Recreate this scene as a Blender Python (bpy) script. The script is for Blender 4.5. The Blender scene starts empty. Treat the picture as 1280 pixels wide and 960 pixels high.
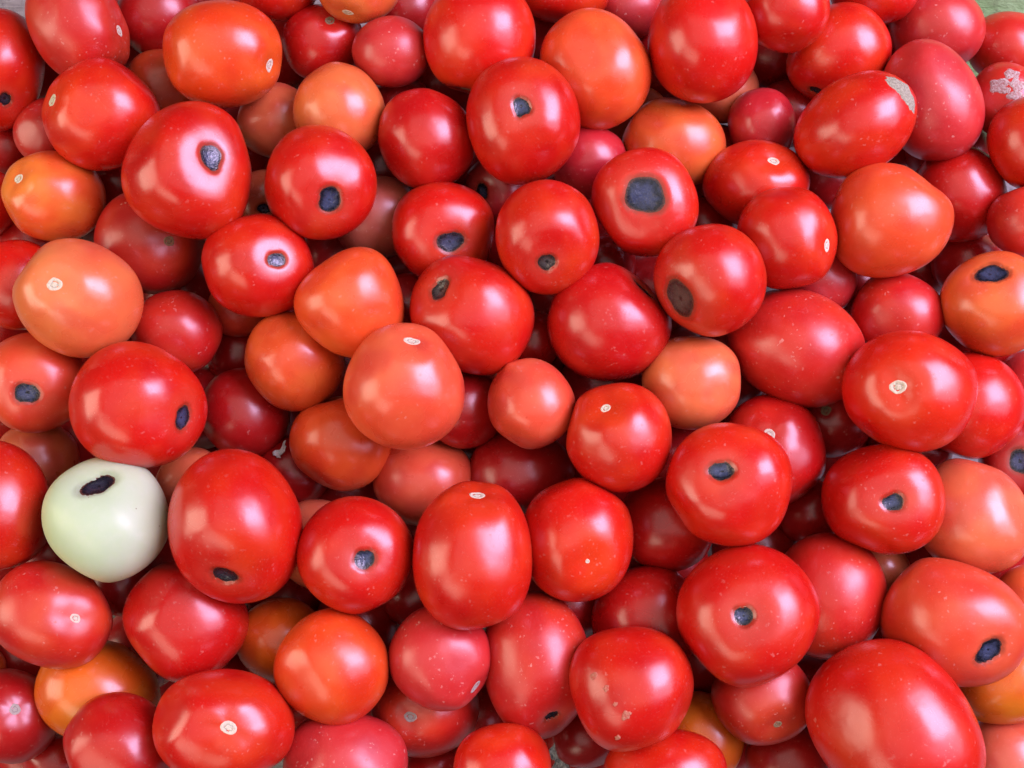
import bpy, math, random
from mathutils import Vector, Quaternion, noise as mnoise

sc = bpy.context.scene
C = bpy.data.collections.new("heap"); sc.collection.children.link(C)
R = math.radians

# ------------------------------------------------------------------ camera
cam = bpy.data.cameras.new("camera")
cam.sensor_width = 36.0
cam.lens = 18.0 / math.tan(R(50) / 2)
cam.clip_start = 0.01; cam.clip_end = 50
cam_o = bpy.data.objects.new("camera", cam); C.objects.link(cam_o)
cam_o.location = (0.0, -0.09029705, 0.66210003)
cam_o.rotation_euler = (R(10), 0, 0)
sc.camera = cam_o

# ------------------------------------------------------------------ light: shade under an awning,
# a broad cool opening to the upper right and a warmer, dimmer one to the left
w = bpy.data.worlds.new("World"); sc.world = w; w.use_nodes = True
bg = w.node_tree.nodes["Background"]
bg.inputs["Color"].default_value = (0.95, 0.97, 1.0, 1); bg.inputs["Strength"].default_value = 0.035
def area(name, loc, target, sx, sy, power, col):
    l = bpy.data.lights.new(name, 'AREA'); l.shape = 'RECTANGLE'; l.size = sx; l.size_y = sy
    l.energy = power; l.color = col
    o = bpy.data.objects.new(name, l); C.objects.link(o); o.location = loc
    o.rotation_euler = (Vector(target) - Vector(loc)).to_track_quat('-Z', 'Y').to_euler()
    return o
area("sky_opening_light", (0.80, 0.27, 1.07), (0, 0, .15), 0.62, 0.74, 21.0, (0.78, 0.60, 1.0))
area("sky_glow_light", (0.96, 0.22, 1.06), (0, 0, .15), 1.35, 1.05, 17.0, (0.86, 0.72, 1.0))
area("warm_side_light", (-1.10, -0.10, 0.74), (0, 0, .15), 0.62, 0.78, 8.5, (1.0, 0.84, 0.66))
area("warm_front_light", (-0.62, -0.82, 0.98), (0, 0, .15), 0.85, 0.50, 4.5, (1.0, 0.82, 0.64))
area("overhead_fill_light", (0.0, 0.10, 2.1), (0, 0, .15), 2.2, 2.0, 11.5, (1.0, 0.95, 0.88))  # added soft overhead fill, brightens the lower fruit in the gaps

sc.view_settings.view_transform = 'Standard'; sc.view_settings.look = 'None'
sc.view_settings.exposure = 0.13; sc.view_settings.gamma = 1.0
sc.render.engine = 'CYCLES'
sc.cycles.use_denoising = True
sc.cycles.use_adaptive_sampling = True; sc.cycles.adaptive_threshold = 0.025
sc.cycles.max_bounces = 5; sc.cycles.diffuse_bounces = 3; sc.cycles.glossy_bounces = 3

# ------------------------------------------------------------------ materials
def mat(name):
    m = bpy.data.materials.new(name); m.use_nodes = True
    nt = m.node_tree; b = nt.nodes["Principled BSDF"]
    return m, nt, b
def N(nt, t, **k):
    n = nt.nodes.new(t)
    for a, v in k.items(): setattr(n, a, v)
    return n
def mathn(nt, op, a, b=None, clamp=False):
    n = N(nt, 'ShaderNodeMath', operation=op); n.use_clamp = clamp
    for i, v in enumerate((a, b)):
        if v is None: continue
        if isinstance(v, (int, float)): n.inputs[i].default_value = v
        else: nt.links.new(v, n.inputs[i])
    return n.outputs[0]
def mixc(nt, fac, a, b, mode='MIX'):
    n = N(nt, 'ShaderNodeMix', data_type='RGBA', blend_type=mode)
    for s, v in ((n.inputs[0], fac), (n.inputs[6], a), (n.inputs[7], b)):
        if isinstance(v, (int, float)): s.default_value = v
        elif isinstance(v, tuple): s.default_value = v
        else: nt.links.new(v, s)
    return n.outputs[2]
def ramp(nt, fac, stops):
    n = N(nt, 'ShaderNodeValToRGB'); e = n.color_ramp.elements
    while len(e) < len(stops): e.new(0.5)
    for q, (p, c) in zip(e, stops):
        q.position = p; q.color = c if isinstance(c, tuple) else (c, c, c, 1)
    nt.links.new(fac, n.inputs[0]); return n.outputs[0]
def noise(nt, vec, scale, detail=3, rough=.5):
    n = N(nt, 'ShaderNodeTexNoise'); n.inputs['Scale'].default_value = scale
    n.inputs['Detail'].default_value = detail; n.inputs['Roughness'].default_value = rough
    nt.links.new(vec, n.inputs['Vector']); return n.outputs['Fac']
def shifted_coords(nt):
    tc = N(nt, 'ShaderNodeTexCoord'); oi = N(nt, 'ShaderNodeObjectInfo')
    v = N(nt, 'ShaderNodeVectorMath', operation='ADD')
    s = N(nt, 'ShaderNodeVectorMath', operation='SCALE'); s.inputs['Scale'].default_value = 7.3
    cx = N(nt, 'ShaderNodeCombineXYZ')
    for i in range(3): nt.links.new(oi.outputs['Random'], cx.inputs[i])
    nt.links.new(cx.outputs[0], s.inputs[0])
    nt.links.new(tc.outputs['Object'], v.inputs[0]); nt.links.new(s.outputs[0], v.inputs[1])
    return v.outputs[0]

def skin_material():
    m, nt, b = mat("tomato_skin"); L = nt.links.new
    P = shifted_coords(nt)
    col = N(nt, 'ShaderNodeAttribute', attribute_name='skin').outputs['Color']
    dust = N(nt, 'ShaderNodeAttribute', attribute_name='dust').outputs['Fac']
    # soft mottling of the skin itself
    n1 = noise(nt, P, 70, 2, .55)
    sg = N(nt, 'ShaderNodeSeparateColor'); L(col, sg.inputs[0])
    mk = mathn(nt, 'SUBTRACT', 1.0, mathn(nt, 'MULTIPLY', sg.outputs[1], 2.4), clamp=True)
    c = mixc(nt, mathn(nt, 'MULTIPLY', ramp(nt, n1, [(.36, 0), (.68, .40)]), mk), col, mixc(nt, 1.0, col, (1.12, 1.9, 1.5, 1), 'MULTIPLY'))
    # fine pale pores
    vp = N(nt, 'ShaderNodeTexVoronoi'); vp.inputs['Scale'].default_value = 800; L(P, vp.inputs['Vector'])
    pores = mathn(nt, 'MULTIPLY', ramp(nt, vp.outputs['Distance'], [(.08, 1), (.26, 0)]), .06)
    c = mixc(nt, pores, c, (.9, .45, .36, 1))
    # dust specks: sparse, clustered, of uneven size and outline
    wob = N(nt, 'ShaderNodeTexNoise'); wob.inputs['Scale'].default_value = 700; wob.inputs['Detail'].default_value = 1; L(P, wob.inputs['Vector'])
    wa = N(nt, 'ShaderNodeVectorMath', operation='SCALE'); L(wob.outputs['Color'], wa.inputs[0]); wa.inputs['Scale'].default_value = .0022
    wv = N(nt, 'ShaderNodeVectorMath', operation='ADD'); L(P, wv.inputs[0]); L(wa.outputs[0], wv.inputs[1])
    def specks(scale, keep, rad, stretch=None):
        vec = wv.outputs[0]
        if stretch:
            mp = N(nt, 'ShaderNodeMapping'); L(vec, mp.inputs[0])
            mp.inputs['Rotation'].default_value = stretch[0]; mp.inputs['Scale'].default_value = stretch[1]; vec = mp.outputs[0]
        v = N(nt, 'ShaderNodeTexVoronoi'); v.inputs['Scale'].default_value = scale; L(vec, v.inputs['Vector'])
        sep = N(nt, 'ShaderNodeSeparateColor'); L(v.outputs['Color'], sep.inputs[0])
        msk = mathn(nt, 'LESS_THAN', sep.outputs[0], keep)
        r = mathn(nt, 'MULTIPLY', mathn(nt, 'MULTIPLY', sep.outputs[1], sep.outputs[1]), rad)
        d = mathn(nt, 'SUBTRACT', r, v.outputs['Distance'])
        s = mathn(nt, 'MULTIPLY', d, 22.0, clamp=True)
        return mathn(nt, 'MULTIPLY', s, msk)
    clus = ramp(nt, n1, [(.36, .15), (.62, 1)])
    sp = mathn(nt, 'MAXIMUM', specks(620, .45, .42), specks(330, .12, .28, ((.4, .9, .2), (1, .35, 1))))
    sp = mathn(nt, 'MULTIPLY', mathn(nt, 'MULTIPLY', sp, clus), mathn(nt, 'ADD', mathn(nt, 'MULTIPLY', dust, 1.0), .22), clamp=True)
    c = mixc(nt, mathn(nt, 'MULTIPLY', sp, .44), c, (.62, .32, .25, 1))
    # thin dusty bloom
    bl = ramp(nt, noise(nt, P, 150, 3, .65), [(.32, .15), (.72, 1)])
    bl = mathn(nt, 'MULTIPLY', mathn(nt, 'MULTIPLY', bl, dust), .07)
    c = mixc(nt, bl, c, (.50, .16, .17, 1))
    L(c, b.inputs['Base Color'])
    rg = mathn(nt, 'ADD', mathn(nt, 'MULTIPLY', n1, .18), .17)
    rg = mathn(nt, 'ADD', rg, mathn(nt, 'MULTIPLY', dust, .12))
    rg = mathn(nt, 'ADD', rg, mathn(nt, 'MULTIPLY', sp, .35), clamp=True)
    L(rg, b.inputs['Roughness'])
    b.inputs['IOR'].default_value = 1.5; b.inputs['Specular IOR Level'].default_value = .65
    bp = N(nt, 'ShaderNodeBump'); bp.inputs['Strength'].default_value = .35; bp.inputs['Distance'].default_value = .0005
    L(mathn(nt, 'ADD', noise(nt, P, 130, 1), mathn(nt, 'MULTIPLY', noise(nt, P, 1100, 1), .030)), bp.inputs['Height']); L(bp.outputs[0], b.inputs['Normal'])
    return m

def rot_material(name, base, hi, rimc):
    m, nt, b = mat(name); L = nt.links.new
    P = shifted_coords(nt)
    e = N(nt, 'ShaderNodeAttribute', attribute_name='rad').outputs['Fac']
    n1 = noise(nt, P, 240, 4, .6); n2 = noise(nt, P, 900, 3, .6)
    ee = mathn(nt, 'ADD', e, mathn(nt, 'MULTIPLY', mathn(nt, 'SUBTRACT', n2, .5), .16))
    e2 = mathn(nt, 'ADD', e, mathn(nt, 'MULTIPLY', mathn(nt, 'SUBTRACT', n1, .5), 1.1))
    k = ramp(nt, e2, [(.02, 0), (.14, 1), (.42, .75), (.74, 0)])
    c = mixc(nt, k, base, hi)
    c = mixc(nt, ramp(nt, n2, [(.46, 0), (.70, .40)]), c, (.004, .004, .006, 1))
    c = mixc(nt, ramp(nt, ee, [(.93, 0), (.985, 1)]), mixc(nt, ramp(nt, ee, [(.78, 0), (.92, 1)]), c, (.10, .035, .020, 1)), rimc)
    L(c, b.inputs['Base Color'])
    L(ramp(nt, n2, [(.35, .16), (.65, .36)]), b.inputs['Roughness']); b.inputs['Specular IOR Level'].default_value = .6
    bp = N(nt, 'ShaderNodeBump'); bp.inputs['Strength'].default_value = 1; bp.inputs['Distance'].default_value = .0004
    L(mathn(nt, 'ADD', n1, mathn(nt, 'MULTIPLY', n2, .35)), bp.inputs['Height']); L(bp.outputs[0], b.inputs['Normal'])
    return m

def scar_material(name, base):
    m, nt, b = mat(name); L = nt.links.new
    P = shifted_coords(nt)
    e = N(nt, 'ShaderNodeAttribute', attribute_name='rad').outputs['Fac']
    n1 = noise(nt, P, 900, 4, .7)
    ee = mathn(nt, 'ADD', e, mathn(nt, 'MULTIPLY', mathn(nt, 'SUBTRACT', n1, .5), .42))
    dk = tuple(x * .6 for x in base[:3]) + (1,)
    c = ramp(nt, ee, [(0, base), (.30, base), (.37, dk), (.41, dk), (.50, base), (1, base)])
    c = mixc(nt, ramp(nt, n1, [(.52, 0), (.72, .55)]), c, dk)
    c = mixc(nt, ramp(nt, ee, [(.86, 0), (.98, .8)]), c, (.62, .34, .16, 1))
    L(c, b.inputs['Base Color']); b.inputs['Roughness'].default_value = .75
    bp = N(nt, 'ShaderNodeBump'); bp.inputs['Strength'].default_value = .9; bp.inputs['Distance'].default_value = .0005
    L(n1, bp.inputs['Height']); L(bp.outputs[0], b.inputs['Normal'])
    return m

def crust_material(name, c0, c1):
    m, nt, b = mat(name); L = nt.links.new
    P = shifted_coords(nt); n1 = noise(nt, P, 1100, 5, .7)
    c = mixc(nt, ramp(nt, n1, [(.36, 0), (.6, 1)]), c0, c1)
    L(c, b.inputs['Base Color']); b.inputs['Roughness'].default_value = .85
    bp = N(nt, 'ShaderNodeBump'); bp.inputs['Strength'].default_value = 1; bp.inputs['Distance'].default_value = .0012
    L(n1, bp.inputs['Height']); L(bp.outputs[0], b.inputs['Normal'])
    return m

def pale_material():
    m, nt, b = mat("unripe_skin"); L = nt.links.new
    P = shifted_coords(nt)
    col = N(nt, 'ShaderNodeAttribute', attribute_name='skin').outputs['Color']
    n1 = noise(nt, P, 38, 3, .6); n2 = noise(nt, P, 240, 4, .65)
    c = mixc(nt, ramp(nt, n1, [(.40, 0), (.66, .55)]), col, (.43, .56, .31, 1))
    c = mixc(nt, ramp(nt, n2, [(.46, 0), (.70, .30)]), c, (.52, .60, .44, 1))
    v = N(nt, 'ShaderNodeTexVoronoi'); v.inputs['Scale'].default_value = 330; L(P, v.inputs['Vector'])
    sp = N(nt, 'ShaderNodeSeparateColor'); L(v.outputs['Color'], sp.inputs[0])
    dot = mathn(nt, 'MULTIPLY', mathn(nt, 'LESS_THAN', sp.outputs[0], .05), mathn(nt, 'LESS_THAN', v.outputs['Distance'], .13))
    c = mixc(nt, mathn(nt, 'MULTIPLY', dot, .7), c, (.20, .20, .10, 1))
    L(c, b.inputs['Base Color']); b.inputs['Roughness'].default_value = .38; b.inputs['Specular IOR Level'].default_value = .35
    b.inputs['Subsurface Weight'].default_value = .35; b.inputs['Subsurface Radius'].default_value = (1.0, 1.0, .5); b.inputs['Subsurface Scale'].default_value = .006
    return m
M_skin = skin_material(); M_pale = pale_material()
M_rot = [rot_material("rot_blue_black", (.006, .007, .013, 1), (.045, .058, .110, 1), (.52, .30, .20, 1)),
         rot_material("rot_grey_brown", (.018, .014, .013, 1), (.065, .055, .048, 1), (.50, .28, .17, 1)),
         rot_material("rot_black", (.006, .006, .010, 1), (.022, .022, .035, 1), (.46, .24, .15, 1))]
M_scar = [scar_material("stem_scar_white", (.58, .53, .38, 1)),
          scar_material("stem_scar_grey", (.36, .33, .28, 1)),
          scar_material("stem_scar_tan", (.26, .18, .10, 1))]
M_scab = crust_material("scab_pale", (.50, .08, .05, 1), (.55, .22, .13, 1))
M_cork = crust_material("cork_grey", (.22, .20, .13, 1), (.42, .40, .27, 1))
M_mould = crust_material("mould_white", (.36, .10, .08, 1), (.54, .48, .42, 1))

# ------------------------------------------------------------------ setting: grey table, green board
def finish(name, verts, faces, material, parent=None, smooth=True):
    me = bpy.data.meshes.new(name); me.from_pydata(verts, [], faces); me.update()
    if smooth: me.polygons.foreach_set('use_smooth', [True] * len(me.polygons))
    me.materials.append(material)
    o = bpy.data.objects.new(name, me); C.objects.link(o)
    if parent: o.parent = parent
    return o

def wood_material(name, c0, c1, c2, scale=(6, 60, 60), rough=.8):
    m, nt, b = mat(name); L = nt.links.new
    tc = N(nt, 'ShaderNodeTexCoord'); mp = N(nt, 'ShaderNodeMapping'); mp.inputs['Scale'].default_value = scale
    L(tc.outputs['Object'], mp.inputs[0])
    n1 = noise(nt, mp.outputs[0], 3.0, 6, .65); n2 = noise(nt, tc.outputs['Object'], 130, 5, .7)
    c = mixc(nt, ramp(nt, n1, [(.36, 0), (.64, 1)]), c0, c1)
    c = mixc(nt, ramp(nt, n2, [(.50, 0), (.68, .8)]), c, c2)
    L(c, b.inputs['Base Color']); b.inputs['Roughness'].default_value = rough
    bp = N(nt, 'ShaderNodeBump'); bp.inputs['Strength'].default_value = .8; bp.inputs['Distance'].default_value = .002
    L(mathn(nt, 'ADD', n1, mathn(nt, 'MULTIPLY', n2, .5)), bp.inputs['Height']); L(bp.outputs[0], b.inputs['Normal'])
    return m

TABLE_Z = 0.0
def board(name, x0, x1, y0, y1, z0, z1, m, bev=.003):
    import bmesh
    bm = bmesh.new(); bmesh.ops.create_cube(bm, size=1)
    for v in bm.verts:
        v.co = Vector(((x0 + x1) / 2 + v.co.x * (x1 - x0), (y0 + y1) / 2 + v.co.y * (y1 - y0), (z0 + z1) / 2 + v.co.z * (z1 - z0)))
    bmesh.ops.bevel(bm, geom=bm.edges[:], offset=bev, segments=3, affect='EDGES')
    me = bpy.data.meshes.new(name); bm.to_mesh(me); bm.free(); me.materials.append(m)
    o = bpy.data.objects.new(name, me); C.objects.link(o); return o
M_grey = wood_material("weathered_grey_wood", (.15, .135, .125, 1), (.27, .25, .235, 1), (.09, .08, .075, 1), (5, 45, 45))
tab = board("table_top", -.62, .62, -.50, .55, TABLE_Z - .03, TABLE_Z, M_grey)
tab['kind'] = 'structure'
M_green = wood_material("worn_green_paint", (.20, .36, .13, 1), (.30, .47, .21, 1), (.09, .09, .04, 1), (8, 30, 30), .6)
gb = board("board", -.10, .14, 0, .014, -.075, .065, M_green, .004)
gb.location = (.315, .2310, .1000); gb.rotation_euler = (R(-38), 0, R(-3))
gb['label'] = 'worn green painted board behind the heap in the top right corner'; gb['category'] = 'board'

# ------------------------------------------------------------------ tomatoes
COL = {  # main skin colour, shoulder colour near the stem
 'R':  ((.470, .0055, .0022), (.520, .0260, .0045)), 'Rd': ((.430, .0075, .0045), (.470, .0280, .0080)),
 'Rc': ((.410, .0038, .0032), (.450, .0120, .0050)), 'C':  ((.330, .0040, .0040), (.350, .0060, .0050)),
 'P':  ((.440, .0150, .0150), (.460, .0220, .0170)), 'Rp': ((.390, .0110, .0150), (.410, .0170, .0190)),
 'Pd': ((.440, .0700, .0450), (.460, .0950, .0580)), 'RO': ((.590, .0340, .0050), (.610, .0680, .0100)),
 'Ro': ((.540, .0420, .0120), (.560, .0700, .0180)), 'O':  ((.600, .0760, .0170), (.620, .1250, .0260)),
 'Oy': ((.600, .0620, .0110), (.630, .1500, .0200)), 'Op': ((.600, .1120, .0300), (.620, .1450, .0420)),
 'Or': ((.600, .0560, .0120), (.610, .0820, .0180)), 'S':  ((.600, .0620, .0240), (.610, .0900, .0360)),
 'Sp': ((.590, .1050, .0400), (.600, .1300, .0520)), 'Sr': ((.560, .0540, .0250), (.580, .0720, .0310)),
 'T':  ((.520, .0920, .0360), (.540, .1150, .0440)), 'Y':  ((.610, .1000, .0060), (.630, .1600, .0100)),
 'Yd': ((.520, .0700, .0060), (.540, .0900, .0080)), 'W':  ((.46, .58, .38), (.44, .57, .35)),
}
DUST = {'P': 1.0, 'Rd': .75, 'Pd': 1.0, 'Rp': .5, 'C': .35, 'Ro': .5, 'W': .0, 'T': .35, 'Sr': .35}
def smooth(a, b, x):
    t = max(0.0, min(1.0, (x - a) / (b - a))); return t * t * (3 - 2 * t)

class Body:
    """shape of one fruit: an ellipsoid with its own squareness, taper, lobes, dimple and sunken spot"""
    def __init__(self, axes, opt, rnd):
        self.ax = axes; self.rnd = rnd
        self.p = opt.get('sq', rnd.uniform(2.0, 2.34)); self.tap = opt.get('tap', rnd.uniform(-.05, .05))
        self.three = opt.get('three', rnd.uniform(0, .014)); self.ph3 = rnd.uniform(0, 6.28)
        self.waves = [(Vector((rnd.gauss(0, 1), rnd.gauss(0, 1), rnd.gauss(0, 1))).normalized() * rnd.uniform(2.0, 4.2), rnd.uniform(0, 6.28), rnd.uniform(.005, .012)) for _ in range(4)]
        self.waves += [(Vector((rnd.gauss(0, 1), rnd.gauss(0, 1), rnd.gauss(0, 1))).normalized() * rnd.uniform(5.5, 9), rnd.uniform(0, 6.28), rnd.uniform(.0012, .0026)) for _ in range(4)]
        self.flats = [(Vector((rnd.gauss(0, 1), rnd.gauss(0, 1), rnd.gauss(0, .8))).normalized(), rnd.uniform(.90, .955)) for _ in range(3)]
        s = opt.get('spot'); self.kind = s[0] if s else None
        if s:
            self.f = Vector(s[1:4]).normalized(); self.size = s[4] * (1.15 if s[0] == 'rot' else .86); self.asp = s[5]; a = Vector((s[6], s[7], 0))
        else:
            self.f = Vector((rnd.uniform(-1, 1), rnd.uniform(-1, 1), -rnd.uniform(.3, 1))).normalized(); self.size = .13; self.asp = 1; a = Vector((1, 0, 0))
        self.t1 = (a - self.f * a.dot(self.f))
        if self.t1.length < 1e-3: self.t1 = self.f.orthogonal()
        self.t1.normalize(); self.t2 = self.f.cross(self.t1)
        self.oph = [rnd.uniform(0, 6.28) for _ in range(4)]
        self.oam = [rnd.uniform(.03, .10), rnd.uniform(.02, .07), rnd.uniform(.01, .05), rnd.uniform(.01, .03)]
        self.nl = rnd.choice((4, 5, 6)); self.lph = rnd.uniform(0, 6.28); self.lam = rnd.uniform(.004, .010)
        if s and s[0] == 'rot': self.lam *= .35
        if self.kind == 'rot':
            self.dd = rnd.uniform(.10, .15); self.dw = .32 + .55 * self.size
        elif self.kind == 'scar':
            self.dd = rnd.uniform(.06, .10); self.dw = rnd.uniform(.22, .32); self.oam = [x * .7 for x in self.oam]
        elif self.kind == 'tip':
            self.dd = -.055; self.dw = .16
        else:
            self.dd = .06; self.dw = .32
    def outline(self, be, asp=None, size=None, am=None, ph=None):
        asp = asp or self.asp; size = size or self.size; am = am or self.oam; ph = ph or self.oph
        a = size * math.sqrt(asp); b = size / math.sqrt(asp)
        r = a * b / math.sqrt((b * math.cos(be)) ** 2 + (a * math.sin(be)) ** 2)
        for k in range(4): r *= 1 + am[k] * math.sin((k + 2) * be + ph[k])
        return r
    def polar(self, u):
        c = max(-1, min(1, u.dot(self.f))); return math.acos(c), math.atan2(u.dot(self.t2), u.dot(self.t1))
    def direction(self, al, be):
        return self.f * math.cos(al) + (self.t1 * math.cos(be) + self.t2 * math.sin(be)) * math.sin(al)
    def radius(self, u, al, be):
        p = self.p
        r = (abs(u.x) ** p + abs(u.y) ** p + abs(u.z) ** p) ** (-1 / p)
        r = 1 + (r - 1) * .8
        r *= 1 + self.three * math.cos(3 * math.atan2(u.y, u.x) + self.ph3) * (1 - u.z * u.z)
        for k, ph, am in self.waves: r *= 1 + am * math.sin(k.dot(u) + ph)
        for n, t in self.flats:
            d = r * u.dot(n)
            if d > t - .05: r -= .62 * (math.sqrt((d - t) ** 2 + .0012) + d - t) / 2
        r *= 1 + self.lam * math.cos(self.nl * be + self.lph) * smooth(0, .5, al) * (1 - smooth(.7, 1.9, al))
        r -= self.dd * math.exp(-(al / self.dw) ** 2)
        if self.dd > 0: r += .16 * self.dd * math.exp(-((al - 1.9 * self.dw) / (.7 * self.dw)) ** 2)
        if self.kind == 'rot':
            e = al / self.outline(be); r -= .034 * (1 - smooth(.82, 1.10, e)) + .018 * (1 - smooth(.1, 1.0, e))
        return r
    def point(self, u, off=0.0, al=None, be=None):
        if al is None: al, be = self.polar(u)
        v = u * (self.radius(u, al, be) + off)
        k = 1 + self.tap * v.x
        return Vector((v.x * self.ax[0], v.y * self.ax[1] * k, v.z * self.ax[2] * k))

SEG, RINGS = 64, 44
def tomato_mesh(B, cname, rnd):
    main, sh = COL[cname]
    jit = [1 + rnd.uniform(-.07, .07), 1 + rnd.uniform(-.12, .12), 1 + rnd.uniform(-.12, .12)]
    if cname == 'W': jit = [1, 1, 1]
    main = [m * j for m, j in zip(main, jit)]; sh = [m * j for m, j in zip(sh, jit)]
    verts = []; cols = []; nph = Vector((rnd.uniform(0, 50), rnd.uniform(0, 50), rnd.uniform(0, 50)))
    def add(al, be):
        u = B.direction(al, be); verts.append(B.point(u, 0, al, be))
        g = mnoise.noise(u * 1.4 + nph) * .5 + mnoise.noise(u * 3.1 + nph) * .25
        k = .22 + 1.7 * g
        if B.kind == 'scar' or B.kind is None: k += .9 * (1 - smooth(.15, .95, al))
        else: k += .5 * smooth(1.7, 2.9, al)
        k = max(0, min(1, k))
        c = [a + (b - a) * k for a, b in zip(main, sh)]
        if cname != 'W':
            q = smooth(.05, .45, mnoise.noise(u * 1.7 - nph)) * .55
            c = [x * (1 - q * (1 - y)) for x, y in zip(c, (.84, .50, .85))]
        if B.kind == 'rot' and cname != 'W':
            e = al / B.outline(be)
            h = .22 * (1 - smooth(1.1, 2.6, e)) * smooth(.95, 1.3, e)
            c = [a + (b - a) * h for a, b in zip(c, (.50, .085, .055))]
            h = .70 * (1 - smooth(1.0, 1.0 + .042 / B.size, e))
            c = [a + (b - a) * h for a, b in zip(c, (.20, .030, .014))]
        if cname == 'W':
            h = .6 * (1 - smooth(1.0, 1.35, al / B.outline(be)))
            c = [a + (b - a) * h for a, b in zip(c, (.17, .20, .11))]
        cols.extend((c[0], c[1], c[2], 1.0))
    add(0, 0)
    for i in range(1, RINGS):
        al = math.pi * (i / RINGS) ** 1.45
        for j in range(SEG): add(al, 2 * math.pi * j / SEG)
    add(math.pi, 0)
    faces = [(0, 1 + j, 1 + (j + 1) % SEG) for j in range(SEG)]
    for i in range(RINGS - 2):
        a = 1 + i * SEG; b = a + SEG
        faces += [(a + j, b + j, b + (j + 1) % SEG, a + (j + 1) % SEG) for j in range(SEG)]
    last = len(verts) - 1; a = 1 + (RINGS - 2) * SEG
    faces += [(a + j, last, a + (j + 1) % SEG) for j in range(SEG)]
    return verts, faces, cols

def patch(name, B, material, parent, rise, f=None, outline=None, rings=9, seg=36, jag=0.0, rnd=None, pent=0.0, wrinkle=0.0):
    """a spot that lies on the skin and follows it"""
    if f is None: f, t1, t2 = B.f, B.t1, B.t2
    else:
        f, t1 = f; t1 = (t1 - f * t1.dot(f)).normalized(); t2 = f.cross(t1)
    verts = []; rad = []
    jg = [1 + (rnd.uniform(-jag, jag) if jag else 0) for _ in range(seg)]
    wo = Vector((rnd.uniform(0, 40), rnd.uniform(0, 40), 0)) if rnd else None
    def add(e, j):
        be = 2 * math.pi * j / seg; al = e * outline(be) * (1 + (jg[j] - 1) * e)
        u = f * math.cos(al) + (t1 * math.cos(be) + t2 * math.sin(be)) * math.sin(al)
        verts.append(B.point(u, rise(e) + (wrinkle * (1 - e ** 3) * (mnoise.noise(u * 22 + wo) + .8 * mnoise.noise(u * 45 + wo)) if wrinkle else 0))); rad.append(e * (1 + pent * math.cos(5 * be + 1) * (1 - e)))
    add(0, 0)
    for i in range(1, rings + 1):
        for j in range(seg): add((i / rings) ** .8, j)
    faces = [(0, 1 + j, 1 + (j + 1) % seg) for j in range(seg)]
    for i in range(rings - 1):
        a = 1 + i * seg; b = a + seg
        faces += [(a + j, b + j, b + (j + 1) % seg, a + (j + 1) % seg) for j in range(seg)]
    o = finish(name, verts, faces, material, parent)
    o.data.attributes.new('rad', 'FLOAT', 'POINT').data.foreach_set('value', rad)
    return o

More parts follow.
